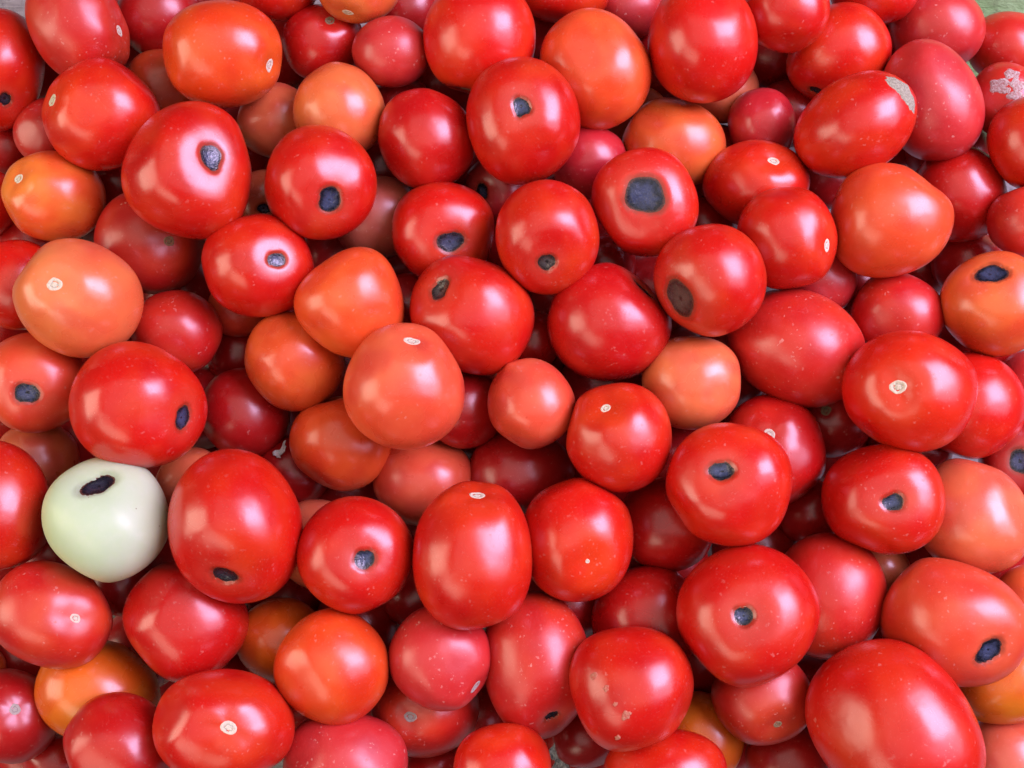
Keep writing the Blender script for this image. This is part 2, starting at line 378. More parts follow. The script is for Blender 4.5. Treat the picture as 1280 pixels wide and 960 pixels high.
# label, colour, place, half axes, turn, options - every fruit measured and set by hand
TOMATOES = [
 ('red tomato cut by the left edge near the top with small black rot hole','R',(-0.2607,0.1627,0.1435),(0.03,0.0225,0.026),(0.592,-0.039,0.298,-0.748),{'spot': ('rot', 0.491, 0.35, 0.798, 0.14, 1, -0.27, 0.96), 'mat': 2}),
 ('dusty red tomato against the grey board in the top left corner','Rd',(-0.214,0.1771,0.1601),(0.0277,0.0226,0.025),(0.514,0.279,-0.095,0.806),{'spot': ('scar', -0.316, -0.788, 0.528, 0.142, 1, -0.39, -0.92), 'sq': 2.2}),
 ('glossy red tomato with pale stem scar on its left edge, upper left','R',(-0.198,0.1298,0.1621),(0.0264,0.0256,0.026),(0.293,-0.109,0.241,-0.919),{'spot': ('scar', 0.584, -0.697, 0.416, 0.163, 1, -0.83, 0.55)}),
 ('large red tomato, top tapering, heart-shaped black rot spot, upper left','R',(-0.15,0.0971,0.1738),(0.0318,0.0285,0.0301),(0.594,-0.004,0.226,-0.772),{'spot': ('rot', -0.314, 0.279, 0.907, 0.199, 1.1, 0.43, 0.9), 'tap': 0.1}),
 ('orange-red tomato near top left with white stem scar on right edge','RO',(-0.1387,0.1571,0.1705),(0.0278,0.0248,0.0262),(0.051,-0.114,0.232,-0.965),{'spot': ('scar', -0.789, 0.253, 0.559, 0.161, 1.2, 0.16, 0.99)}),
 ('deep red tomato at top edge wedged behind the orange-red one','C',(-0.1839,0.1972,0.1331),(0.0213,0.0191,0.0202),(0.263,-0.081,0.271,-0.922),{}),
 ('dull orange-red tomato half hidden between three large ones, upper left','Ro',(-0.1808,0.1593,0.127),(0.0206,0.0185,0.0195),(0.687,0.255,-0.039,0.679),{}),
 ('small dusty red tomato peeking from behind the left-scarred glossy red tomato','Rd',(-0.237,0.1347,0.1302),(0.0175,0.016,0.0167),(0.39,-0.105,0.251,-0.88),{}),
 ('shadowed red tomato low at left edge under the one with a black hole','C',(-0.2679,0.1339,0.1109),(0.0146,0.0134,0.014),(0.407,-0.118,0.253,-0.87),{}),
 ('small orange tomato with yellow shoulder and white scar at left edge, upper left','Oy',(-0.2249,0.0936,0.1467),(0.0238,0.0219,0.0228),(0.004,0.197,-0.16,0.967),{'spot': ('scar', 0.695, -0.373, 0.615, 0.155, 1, -1.0, -0.05)}),
 ('red sliver of a tomato at left edge beside the small orange one','R',(-0.2669,0.0964,0.1307),(0.0178,0.0159,0.0168),(0.562,-0.09,0.256,-0.781),{}),
 ('speckled dull red tomato with brown corky scar below the heart-spotted one','Rd',(-0.1794,0.0741,0.1372),(0.0266,0.0254,0.026),(0.188,0.184,-0.112,0.958),{'spot': ('scar', -0.293, -0.152, 0.944, 0.138, 1, -0.91, -0.4), 'mat': 2}),
 ('red tomato with glossy ring round a small black spot, left of centre','R',(-0.12,0.0551,0.1603),(0.0268,0.0245,0.0257),(0.039,0.119,-0.133,0.983),{'spot': ('rot', -0.333, -0.159, 0.929, 0.162, 1.1, -1.0, 0.08)}),
 ('large pale orange tomato with white star scar, at left','Op',(-0.1998,0.0368,0.1707),(0.0281,0.0265,0.0273),(0.215,0.21,-0.075,0.951),{'spot': ('scar', 0.416, -0.021, 0.909, 0.162, 1.1, -0.66, -0.75)}),
 ('red tomato at left edge tucked behind the large pale orange one','R',(-0.2432,0.0516,0.1386),(0.022,0.02,0.021),(0.622,-0.083,0.23,-0.744),{}),
 ('dull crimson tomato directly above the big red one with side spot','Rd',(-0.1631,0.0276,0.1393),(0.0216,0.0207,0.0211),(0.087,0.157,-0.094,0.979),{}),
 ('big round red tomato with black rot slit on its right side','R',(-0.1696,-0.0138,0.1695),(0.0299,0.028,0.0289),(0.246,0.177,-0.031,0.952),{'spot': ('rot', -0.698, -0.215, 0.683, 0.188, 1.5, -0.44, 0.9)}),
 ('orange-red tomato at left edge with black spot in a pink dimple','Ro',(-0.2254,0.0011,0.1502),(0.0236,0.0228,0.0232),(0.801,-0.048,0.215,-0.556),{'spot': ('rot', 0.173, -0.252, 0.952, 0.228, 1.25, 0.64, 0.77)}),
 ('dim orange-red tomato showing just under the glossy-ringed red one','Ro',(-0.1373,0.0434,0.1238),(0.0157,0.0145,0.0151),(0.058,-0.115,0.126,-0.984),{}),
 ('dark crimson tomato in shade right of the big side-spotted red one','C',(-0.1329,-0.0093,0.1201),(0.0229,0.0223,0.0226),(0.051,0.123,-0.066,0.989),{}),
 ('dull orange tomato left of the big salmon tomato at centre left','O',(-0.1051,0.0127,0.1424),(0.0248,0.023,0.0239),(0.388,0.128,-0.05,0.911),{}),
 ('bright orange-red tomato of rounded triangular shape above the salmon one','Or',(-0.0741,0.0349,0.1632),(0.0252,0.0242,0.0247),(0.471,0.121,-0.073,0.871),{'sq': 2.3, 'tap': 0.1, 'three': 0.035}),
 ('large salmon tomato with white scar on top, left of centre','S',(-0.0486,-0.0056,0.1745),(0.0285,0.0273,0.0279),(0.7,0.095,-0.026,0.708),{'spot': ('scar', 0.746, -0.134, 0.652, 0.155, 1.5, -0.18, -0.98)}),
 ('orange-red tomato under the salmon one with dark crack on top','Or',(-0.0827,-0.0253,0.1328),(0.025,0.0235,0.0243),(0.216,0.088,-0.042,0.972),{'spot': ('rot', 0.605, -0.764, 0.222, 0.224, 1.6, -0.96, -0.27), 'mat': 2}),
 ('small salmon-red tomato squeezed below the large salmon one','Sr',(-0.0429,-0.0435,0.1215),(0.0247,0.022,0.0233),(0.01,0.04,-0.043,0.998),{}),
 ('tall egg-shaped red tomato with pale scar on top, lower middle','R',(-0.0173,-0.0804,0.1716),(0.0325,0.0265,0.0293),(0.701,-0.005,0.02,-0.713),{'spot': ('scar', -0.829, 0.054, 0.556, 0.157, 1.6, -0.02, 1.0)}),
 ('round red tomato with blue-black spot in pink ring, left of the tall egg-shaped one','R',(-0.0699,-0.0801,0.1661),(0.026,0.0253,0.0256),(0.222,0.07,0.006,0.972),{'spot': ('rot', -0.191, 0.012, 0.982, 0.181, 1, -0.9, -0.45)}),
 ('big oval red tomato right of the white one, black rot at bottom','R',(-0.1227,-0.0679,0.1703),(0.0344,0.0292,0.0317),(0.598,0.111,0.056,0.792),{'spot': ('rot', -0.626, 0.376, 0.683, 0.168, 1.4, -0.57, -0.82), 'mat': 2}),
 ('pale greenish white unripe tomato with black rot spot','W',(-0.1804,-0.0642,0.1677),(0.0274,0.0262,0.0268),(0.88,-0.055,0.167,-0.441),{'spot': ('rot', -0.601, 0.19, 0.776, 0.227, 1.6, 0.15, 0.99), 'mat': 2}),
 ('red tomato cut by the left edge beside the white one','R',(-0.2367,-0.0583,0.1588),(0.0292,0.025,0.027),(0.611,0.188,0.113,0.761),{}),
 ('brownish orange tomato in shade above left of the white one','T',(-0.2327,-0.0335,0.1248),(0.0197,0.0187,0.0192),(0.795,-0.078,0.193,-0.569),{}),
 ('dim orange tomato wedged above the gap between white and big oval red tomato','T',(-0.1563,-0.0447,0.1228),(0.0175,0.0171,0.0173),(0.288,0.146,0.002,0.946),{}),
 ('dark red tomato hidden in the corner below left of the white one','C',(-0.2266,-0.0788,0.1216),(0.0157,0.0148,0.0152),(0.883,-0.077,0.182,-0.426),{}),
 ('scratched dull red tomato with tiny white scar, below the white one','Rd',(-0.2075,-0.1069,0.1557),(0.0265,0.0226,0.0245),(0.208,0.185,0.056,0.959),{'spot': ('scar', -0.351, -0.116, 0.929, 0.118, 1, -0.9, -0.44)}),
 ('squarish crimson tomato below the gap of the white and big oval ones','Rc',(-0.149,-0.1094,0.1474),(0.0279,0.0255,0.0267),(0.404,0.121,0.074,0.904),{'sq': 2.5}),
 ('yellow-orange tomato in the lower left, partly covered by dark red ones','Y',(-0.1944,-0.1428,0.1281),(0.0281,0.0232,0.0255),(0.184,0.161,0.078,0.966),{}),
 ('purplish red tomato with grey scar in the bottom left corner','C',(-0.2367,-0.1544,0.127),(0.0232,0.0205,0.0218),(0.307,0.178,0.118,0.928),{'spot': ('scar', -0.015, -0.193, 0.981, 0.155, 1, -0.78, -0.62), 'mat': 1}),
 ('dark red tomato at bottom edge left of the big white-scarred one','Rc',(-0.1717,-0.1631,0.1607),(0.0242,0.0217,0.0229),(0.294,0.135,0.115,0.939),{}),
 ('big red tomato at bottom left with round white scar facing up','R',(-0.1243,-0.1534,0.171),(0.0294,0.024,0.0266),(0.105,0.116,0.075,0.985),{'spot': ('scar', -0.084, 0.003, 0.996, 0.168, 1, -0.97, -0.23)}),
 ('orange sliver of a tomato at the left edge near the bottom','O',(-0.2577,-0.1323,0.1169),(0.0126,0.0113,0.0119),(0.906,-0.114,0.19,-0.361),{}),
 ('dark orange tomato shaded behind the bright orange-red one, lower left','Yd',(-0.1085,-0.1197,0.1307),(0.0209,0.0197,0.0203),(0.188,0.093,0.046,0.977),{}),
 ('bright orange-red tomato with smooth unspotted skin, lower left of centre','RO',(-0.0796,-0.1292,0.1596),(0.0252,0.0239,0.0245),(0.314,0.062,0.061,0.946),{'tap': 0.06}),
 ('tan-orange tomato peeking out behind the blue-black spotted one','T',(-0.0924,-0.0751,0.1288),(0.0221,0.0212,0.0216),(0.156,0.087,-0,0.984),{}),
 ('dark purplish red tomato with a white flake on it','C',(-0.11,-0.038,0.1096),(0.0182,0.0176,0.0179),(0.113,0.102,-0.035,0.988),{}),
 ('dusty pink-red tomato below the tall egg-shaped one','P',(-0.0319,-0.1254,0.1561),(0.0231,0.0221,0.0226),(0.31,0.019,0.043,0.949),{'spot': ('scar', -0.896, 0.051, 0.441, 0.175, 1.3, -0.15, -0.99), 'mat': 1}),
 ('dull dark red tomato with grey round scar under the dusty pink one','Rd',(-0.0413,-0.1516,0.1256),(0.0256,0.0213,0.0234),(0.022,0.037,0.058,0.997),{'spot': ('scar', 0.255, 0.169, 0.952, 0.161, 1, -1.0, -0.05), 'mat': 1}),
 ('dusty red tomato at bottom edge right of the white-scarred one','P',(-0.0741,-0.172,0.1512),(0.0276,0.0225,0.0249),(0.042,0.068,0.082,0.993),{}),
 ('small bright red tomato at bottom edge beside the dried calyx','R',(-0.0042,-0.173,0.1618),(0.0213,0.0201,0.0206),(0.011,0.003,0.082,0.997),{}),
 ('long dull red plum tomato with tiny black hole at its lower end','Rd',(0.011,-0.1287,0.1461),(0.0329,0.0245,0.0284),(0.655,-0.032,0.021,0.755),{'spot': ('rot', -0.811, -0.169, 0.56, 0.116, 1.5, 0.19, -0.98), 'mat': 2}),
 ('round red tomato right of the tall egg-shaped one, small grey nick','R',(0.0294,-0.0732,0.1599),(0.028,0.0257,0.0268),(0.686,0.033,-0.008,-0.727),{'spot': ('scar', 0.349, 0.214, 0.912, 0.054, 1, -0.05, 1.0)}),
 ('lumpy red tomato with pale scabs, lower right of centre','R',(0.052,-0.1371,0.1703),(0.0268,0.0259,0.0263),(0.107,0.047,-0.053,-0.992),{'sq': 2.3, 'three': 0.03, 'extra': [('scab', 0.515, -0.281, 0.81, 0.066, 1.3, 0.7, 0.7), ('scab', 0.383, -0.064, 0.922, 0.053, 1.3, 0.7, 0.7), ('scab', 0.301, 0.194, 0.934, 0.04, 1.3, 0.7, 0.7), ('scab', 0.176, 0.383, 0.907, 0.079, 1.3, 0.7, 0.7), ('scab', 0.364, 0.656, 0.661, 0.053, 1.3, 0.7, 0.7)]}),
 ('dark scratched red tomato behind the lumpy scabbed one','Rc',(0.063,-0.1096,0.1341),(0.0255,0.0239,0.0247),(0.088,0.057,-0.023,-0.994),{}),
 ('red tomato at bottom edge under the lumpy scabbed one','R',(0.0673,-0.1746,0.1587),(0.0264,0.0185,0.0221),(0.016,0.064,-0.083,-0.994),{}),
 ('bright orange tomato behind the lumpy scabbed one near the bottom','Y',(0.0878,-0.1633,0.1254),(0.0207,0.0201,0.0204),(0.196,-0.092,0.05,0.975),{}),
 ('largest round red tomato with small central black spot, lower right','R',(0.1033,-0.1062,0.172),(0.0306,0.0293,0.0299),(0.307,0.094,-0.047,-0.946),{'spot': ('rot', 0.068, -0.024, 0.997, 0.14, 1, -0.8, 0.6)}),
 ('brownish red tomato with small tan scar below the largest round one','Rd',(0.1138,-0.1439,0.1469),(0.0225,0.0201,0.0213),(0.116,0.101,-0.063,-0.986),{'spot': ('scar', -0.142, 0.651, 0.745, 0.119, 1, -0.97, 0.25), 'mat': 2}),
 ('very dark red tomato at bottom edge under the brownish scarred one','C',(0.1297,-0.174,0.1237),(0.0193,0.0175,0.0184),(0.19,0.1,-0.096,-0.972),{}),
 ('huge smooth oval red tomato in the bottom right','R',(0.1638,-0.1544,0.1731),(0.0379,0.0325,0.0351),(0.465,-0.171,-0.02,0.869),{}),
 ('oval orange-red tomato with long black rot patch near right edge','Ro',(0.1958,-0.1099,0.1625),(0.0309,0.0266,0.0287),(0.16,-0.186,-0.012,0.969),{'spot': ('rot', -0.588, 0.271, 0.762, 0.199, 1.55, -0.19, -0.98)}),
 ('dull red tomato with pale nicks right of the largest round one','Rd',(0.1468,-0.0983,0.1431),(0.0287,0.0259,0.0272),(0.58,0.107,-0.087,-0.803),{}),
 ('red tomato with round black spot in glossy ring at lower right','R',(0.1681,-0.0556,0.1622),(0.0265,0.0249,0.0257),(0.037,0.162,0.027,-0.986),{'spot': ('rot', -0.175, 0.063, 0.982, 0.17, 1, -0.99, 0.1)}),
 ('pale salmon oval tomato at right beside the glossy-ringed one','Sp',(0.2137,-0.0624,0.1482),(0.0274,0.0253,0.0263),(0.558,-0.146,-0.132,0.806),{}),
 ('orange sliver of a tomato at right edge below the pale salmon one','O',(0.2401,-0.1029,0.1428),(0.0187,0.017,0.0178),(0.44,0.187,-0.107,-0.872),{}),
 ('bright orange tomato under the oval one with long rot patch','Y',(0.2293,-0.1369,0.1349),(0.0242,0.0199,0.0219),(0.098,0.198,-0.061,-0.973),{}),
 ('brownish orange tomato in the bottom right corner','T',(0.2324,-0.1742,0.1242),(0.0236,0.0206,0.0221),(0.338,0.163,-0.138,-0.917),{}),
 ('dark red tomato at right edge with round black spot','C',(0.2477,-0.0349,0.1309),(0.021,0.0196,0.0203),(0.584,0.202,-0.091,-0.781),{'spot': ('rot', 0.012, -0.052, 0.999, 0.287, 1, -0.25, 0.97)}),
 ('glossy red tomato with bright white scar in a ringed dimple, right','R',(0.1783,-0.0076,0.1752),(0.0288,0.0269,0.0279),(0.138,-0.16,-0.104,0.972),{'spot': ('scar', 0.163, -0.024, 0.986, 0.168, 1.1, -0.86, -0.51)}),
 ('red tomato close behind the white-scarred glossy one at right','R',(0.2178,-0.0097,0.1459),(0.0259,0.0246,0.0252),(0.652,0.195,-0.077,-0.729),{}),
 ('pinkish red tomato at right edge below the spotted orange one','P',(0.2556,0.0023,0.1322),(0.018,0.0163,0.0171),(0.672,0.215,-0.095,-0.702),{}),
 ('orange tomato at right edge with black spot on top','O',(0.2282,0.037,0.158),(0.0248,0.0232,0.024),(0.448,-0.13,-0.198,0.862),{'spot': ('rot', 0.536, -0.319, 0.782, 0.252, 1.5, -0.41, -0.91)}),
 ('dull red tomato under the plain orange one at right','Rd',(0.187,0.0345,0.1422),(0.0214,0.0209,0.0211),(0.233,-0.137,-0.149,0.951),{}),
 ('large plain orange tomato without spots, upper right','Or',(0.1784,0.0754,0.1656),(0.0273,0.0266,0.027),(0.073,-0.154,-0.166,0.971),{'tap': 0.11}),
 ('pinkish tomato peeking out under the side-scarred red one, right','P',(0.1515,0.0566,0.1351),(0.0206,0.0183,0.0194),(0.522,-0.045,-0.184,0.831),{}),
 ('red tomato with pale scar on its right side, right of centre','R',(0.1285,0.0659,0.1685),(0.0246,0.0227,0.0236),(0.578,-0.011,-0.193,0.793),{'spot': ('scar', -0.394, -0.737, 0.549, 0.158, 1.3, -0.99, 0.13)}),
 ('large dull red oval tomato right of the salmon-pink small one','Rd',(0.1359,0.0178,0.1485),(0.0328,0.0273,0.0299),(0.234,-0.099,-0.128,0.959),{}),
 ('red tomato with bright white scar on top, upper right of centre','R',(0.1205,0.101,0.1448),(0.0263,0.0214,0.0237),(0.046,-0.101,-0.178,0.978),{'spot': ('scar', -0.301, -0.576, 0.76, 0.15, 1.2, -0.98, 0.18)}),
 ('red tomato with large grey-black rot patch on lower left side','R',(0.0908,0.0435,0.1761),(0.0259,0.0251,0.0255),(0.566,0.002,-0.16,0.809),{'spot': ('rot', -0.109, 0.681, 0.724, 0.33, 1.3, -1.0, 0.09), 'mat': 1}),
 ('dark glossy red tomato at the centre of the heap','Rc',(0.0456,0.0279,0.1555),(0.0295,0.0275,0.0285),(0.194,-0.021,-0.12,0.973),{'spot': ('rot', -0.349, -0.892, 0.287, 0.159, 1.7, -0.88, 0.47), 'tap': 0.05, 'mat': 2}),
 ('red tomato with the largest blue-black rot spot, right of centre top','R',(0.0628,0.0841,0.1654),(0.0252,0.0239,0.0245),(0.552,0.044,-0.172,0.815),{'spot': ('rot', 0.152, -0.062, 0.986, 0.386, 1.05, -0.79, -0.62)}),
 ('red tomato just above centre with small black rot near its bottom','R',(0.0164,0.0653,0.1725),(0.0261,0.0241,0.0251),(0.619,0.083,-0.13,0.77),{'spot': ('rot', -0.478, 0.129, 0.869, 0.177, 1.2, -0.22, -0.98), 'mat': 1}),
 ('red tomato with cracked black spot, left of top centre','R',(-0.0334,0.0759,0.1469),(0.0254,0.0244,0.0249),(0.054,-0.023,0.157,-0.986),{'spot': ('rot', -0.115, 0.22, 0.969, 0.236, 1.15, -0.99, 0.1)}),
 ('oval red tomato with grey oval rot patch on its upper left','R',(-0.0182,0.0313,0.1598),(0.03,0.0259,0.0279),(0.319,0.055,-0.106,0.94),{'spot': ('rot', 0.705, 0.009, 0.709, 0.189, 1.5, 0.13, -0.99), 'mat': 1}),
 ('red tomato with centred blue-black spot, top middle','R',(0.0048,0.1229,0.171),(0.0292,0.0273,0.0282),(0.642,0.13,-0.157,0.739),{'spot': ('rot', 0.24, -0.022, 0.971, 0.161, 1, -0.14, -0.99)}),
 ('plain crimson tomato left of the centrally spotted one, top middle','Rc',(-0.0417,0.1195,0.1564),(0.0243,0.0233,0.0238),(0.438,0.122,-0.157,0.877),{}),
 ('small dusty pink-red tomato near the top edge','P',(-0.0599,0.1663,0.1547),(0.019,0.017,0.018),(0.07,-0.037,0.234,-0.969),{}),
 ('pale orange smooth tomato below the small dusty pink one','Op',(-0.085,0.1357,0.1536),(0.0231,0.0223,0.0227),(0.661,0.196,-0.099,0.718),{}),
 ('red tomato with round grey-black rot and white glint, upper left of centre','R',(-0.0901,0.0927,0.169),(0.027,0.0257,0.0263),(0.731,0.188,-0.052,0.654),{'spot': ('rot', -0.28, -0.203, 0.938, 0.229, 1, 0.13, -0.99), 'mat': 0}),
 ('dark red tomato with tan scar near top edge, above pale orange one','Rc',(-0.0969,0.1801,0.1381),(0.0211,0.0187,0.0199),(0.098,-0.06,0.241,-0.964),{'spot': ('scar', -0.273, -0.538, 0.798, 0.165, 1, -0.98, 0.19), 'mat': 2}),
 ('orange tomato cut by the top edge left of middle','O',(-0.0758,0.1979,0.1607),(0.0209,0.0175,0.0191),(0.059,-0.052,0.26,-0.962),{'spot': ('scar', 0.358, 0.682, 0.638, 0.166, 1.6, -0.96, 0.27)}),
 ('red tomato cut by top edge right of the orange-red scarred one','R',(-0.1191,0.2038,0.1515),(0.0207,0.0173,0.0189),(0.092,-0.078,0.263,-0.957),{}),
 ('brownish orange tomato in shade left of the pale orange one','T',(-0.1204,0.1393,0.1325),(0.0202,0.0189,0.0196),(0.194,-0.063,0.217,-0.955),{}),
 ('dim tan tomato with dark spot in gap left of the white-glint rot one','T',(-0.128,0.1008,0.1203),(0.017,0.0162,0.0166),(0.187,-0.077,0.184,-0.962),{'spot': ('rot', 0.093, 0.232, 0.968, 0.199, 1.3, -0.93, 0.36)}),
 ('dusty brownish pink tomato right of the white-glint rot one','Pd',(-0.0685,0.0904,0.1258),(0.0227,0.0213,0.022),(0.075,-0.049,0.165,-0.982),{}),
 ('deep red tomato in gap between the triangular orange and oval red ones','C',(-0.0508,0.0454,0.1244),(0.0169,0.0161,0.0165),(0.037,-0.041,0.125,-0.991),{}),
 ('large red tomato cut by top edge left of the centrally spotted one','R',(-0.0157,0.1702,0.1612),(0.0284,0.0271,0.0277),(0.659,0.172,-0.165,0.714),{'spot': ('scar', -0.906, 0.36, 0.222, 0.127, 1.5, -0.4, -0.92)}),
 ('plain orange-red tomato right of the centrally spotted one, top','Or',(0.0405,0.1556,0.1585),(0.0291,0.0258,0.0274),(0.486,0.08,-0.213,0.844),{'tap': -0.05}),
 ('tall smooth red tomato cut by top edge right of middle','R',(0.0917,0.1635,0.17),(0.0289,0.0257,0.0272),(0.6,0.078,-0.236,0.761),{}),
 ('red tomato cut by top edge above the plain orange-red one','R',(0.0264,0.2027,0.1488),(0.0235,0.016,0.0194),(0.008,-0.021,-0.256,0.966),{}),
 ('pinkish red tomato in shade at top edge beside the tall smooth one','P',(0.0614,0.2034,0.1317),(0.0175,0.0165,0.017),(0.141,-0.015,-0.254,0.957),{}),
 ('orange tomato just above the one with largest rot spot','O',(0.0823,0.1261,0.1355),(0.0258,0.0217,0.0236),(0.119,-0.049,-0.2,0.971),{}),
 ('pinkish crimson tomato under the plain orange-red one','Rp',(0.0384,0.1163,0.1375),(0.0189,0.0185,0.0187),(0.161,-0.004,-0.189,0.969),{}),
 ('tan-orange tomato peeking out below the tall smooth red one','T',(0.11,0.1627,0.1214),(0.0192,0.018,0.0186),(0.212,-0.044,-0.23,0.949),{}),
 ('brown-orange tomato deep in gap between two orange ones, top','T',(0.0657,0.1508,0.1114),(0.0178,0.0165,0.0171),(0.085,-0.038,-0.208,0.974),{}),
 ('small purplish pink tomato left of the corky-scabbed one','Rp',(0.1271,0.1363,0.1345),(0.0191,0.0166,0.0178),(0.62,0.04,-0.223,0.751),{}),
 ('red tomato cut by top edge right of the tall smooth one','R',(0.133,0.1812,0.1675),(0.0212,0.0192,0.0202),(0.207,-0.064,-0.263,0.94),{}),
 ('red oval tomato with small black hole at lower left, top right','R',(0.1648,0.1712,0.1437),(0.0259,0.0234,0.0246),(0.228,0.191,0.185,-0.937),{'spot': ('rot', 0.697, 0.503, 0.511, 0.132, 1, -0.88, 0.48)}),
 ('oval red plum tomato with grey corky scab on its upper right end','R',(0.1633,0.1216,0.1687),(0.0295,0.0228,0.0259),(0.217,0.19,0.156,-0.945),{'extra': [('cork_scab', -0.881, -0.141, 0.452, 0.326, 2.0, -0.17, 0.99)]}),
 ('large matte pinkish red tomato behind the corky-scabbed one','P',(0.2055,0.14,0.1549),(0.0304,0.0227,0.0263),(0.542,-0.035,-0.268,0.796),{'tap': -0.06}),
 ('speckled dusty red tomato at top edge beside the green board','P',(0.2216,0.1928,0.1289),(0.0244,0.0216,0.0229),(0.262,-0.11,-0.271,0.92),{}),
 ('red tomato cut by the top edge in the upper right','R',(0.1857,0.2061,0.1443),(0.0229,0.0176,0.02),(0.089,-0.132,-0.261,0.952),{}),
 ('red tomato in top right corner just below the green board','Rd',(0.2614,0.1856,0.1218),(0.0208,0.018,0.0194),(0.231,-0.148,-0.263,0.925),{}),
 ('red tomato with white mould patch at right edge near top','Rd',(0.2498,0.147,0.1407),(0.0194,0.0175,0.0185),(0.358,-0.119,-0.262,0.888),{'extra': [('mould_patch', 0.412, -0.162, 0.897, 0.246, 1.4, -0.75, -0.66), ('mould_patch', 0.348, -0.583, 0.734, 0.196, 1.4, -0.75, -0.66), ('mould_patch', 0.069, -0.469, 0.88, 0.208, 1.4, -0.75, -0.66), ('mould_patch', -0.097, -0.244, 0.965, 0.196, 1.4, -0.75, -0.66), ('mould_patch', 0.194, -0.197, 0.961, 0.12, 1.4, -0.75, -0.66)]}),
 ('bright red tomato cut by right edge below the mouldy one','R',(0.2509,0.1152,0.1605),(0.0231,0.0189,0.0209),(0.558,-0.074,-0.273,0.78),{}),
 ('shaded crimson tomato right of the large plain orange one','Rc',(0.2261,0.1,0.1329),(0.0244,0.022,0.0232),(0.471,-0.089,-0.235,0.845),{}),
 ('speckled red tomato at right edge above the orange one with top spot','Rd',(0.2484,0.0779,0.1558),(0.019,0.0173,0.0181),(0.178,-0.188,-0.186,0.948),{}),
 ('dark red tomato deep in gap left of the orange one with top spot','C',(0.2367,0.0707,0.1103),(0.0184,0.0175,0.018),(0.828,0.216,-0.097,-0.509),{}),
 ('red tomato with white scar half covered by a black-spotted one, right','Rc',(0.124,-0.031,0.1399),(0.0264,0.0253,0.0258),(0.629,0.125,-0.031,-0.767),{'spot': ('scar', -0.292, -0.095, 0.952, 0.148, 1, -0.18, 0.98)}),
 ('big red tomato with blue-black spot in wide shallow dimple, right of centre','R',(0.0957,-0.0493,0.1752),(0.0274,0.0269,0.0272),(0.128,-0.09,-0.054,0.986),{'spot': ('rot', 0.16, -0.189, 0.969, 0.183, 1.2, -0.91, -0.41)}),
 ('red tomato with star-shaped white scar on top, just below centre','R',(0.0484,-0.0276,0.1664),(0.025,0.0243,0.0246),(0.678,0.007,-0.079,0.731),{'spot': ('scar', 0.584, 0.202, 0.786, 0.133, 1.2, 0.26, -0.96)}),
 ('pale salmon-orange tomato right of centre without spots','Sp',(0.0851,0.0005,0.1511),(0.0231,0.0223,0.0227),(0.009,-0.081,-0.088,0.993),{'sq': 2.15}),
 ('small orange-red tomato with pointed tip near the centre','S',(0.0085,-0.0105,0.1585),(0.0208,0.0201,0.0204),(0.462,0.029,-0.073,0.884),{'spot': ('tip', 0.925, -0.082, 0.372, 0.109, 1, -0.57, -0.82), 'tap': -0.08}),
 ('dark wine red tomato below the small pointed orange-red one','C',(0.0042,-0.0398,0.1173),(0.0266,0.0226,0.0245),(0,0.004,0.046,-0.999),{}),
 ('deep red tomato in the gap right of the large salmon one','C',(-0.0237,-0.0095,0.1344),(0.0202,0.0194,0.0198),(0.004,0.023,-0.076,0.997),{}),
 ('shaded red tomato behind the small pointed orange-red one','Rc',(0.0095,0.0254,0.13),(0.0159,0.0151,0.0154),(0.004,-0.008,-0.107,0.994),{}),
 ('dark red tomato under the one with wide shallow dimple','Rc',(0.0745,-0.0653,0.1374),(0.0233,0.0222,0.0228),(0.079,0.072,0.018,-0.994),{}),
 ('very dark red tomato with tan scar in a deep gap, right','C',(0.1577,-0.0133,0.1236),(0.0191,0.0189,0.019),(0.34,0.156,0.016,-0.927),{'spot': ('scar', -0.078, -0.266, 0.961, 0.188, 1, -0.75, 0.67), 'mat': 2}),
 ('dim orange tomato deep below the lower right ringed one','T',(0.1784,-0.0869,0.1221),(0.0143,0.0135,0.0139),(0.289,0.153,-0.044,-0.944),{}),
 ('nearly black-red tomato deep left of the lower right ringed one','C',(0.1471,-0.0582,0.1175),(0.0169,0.0163,0.0166),(0.237,0.134,-0.004,-0.962),{}),
 ('dark red tomato deep between tall egg-shaped and pink-ringed ones','C',(-0.0465,-0.0991,0.1209),(0.0162,0.0152,0.0157),(0.056,0.042,0.01,0.997),{}),
 ('pinkish red tomato with black hole beneath the centrally spotted top one','Rp',(-0.0061,0.1036,0.1318),(0.0178,0.0168,0.0173),(0.008,-0.004,0.174,-0.985),{'spot': ('rot', 0.57, 0.086, 0.817, 0.234, 1.2, 0.02, 1.0)}),
 ('deep red tomato behind the plain crimson one near the top','C',(-0.0585,0.1537,0.1211),(0.0167,0.0154,0.016),(0.074,-0.034,0.213,-0.974),{}),
 ('shaded red tomato between the small purplish and corky-scabbed ones','C',(0.1471,0.152,0.1144),(0.0184,0.017,0.0177),(0.217,-0.074,-0.224,0.947),{}),
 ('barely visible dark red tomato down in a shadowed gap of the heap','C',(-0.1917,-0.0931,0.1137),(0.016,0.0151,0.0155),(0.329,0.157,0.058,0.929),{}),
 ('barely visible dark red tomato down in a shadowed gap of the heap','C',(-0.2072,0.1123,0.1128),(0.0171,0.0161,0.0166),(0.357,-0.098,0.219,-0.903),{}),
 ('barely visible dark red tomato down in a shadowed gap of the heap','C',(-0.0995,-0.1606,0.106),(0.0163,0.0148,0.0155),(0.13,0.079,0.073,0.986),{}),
 ('barely visible dark red tomato down in a shadowed gap of the heap','C',(-0.1416,0.0248,0.102),(0.017,0.0166,0.0168),(0.092,-0.112,0.11,-0.983),{}),
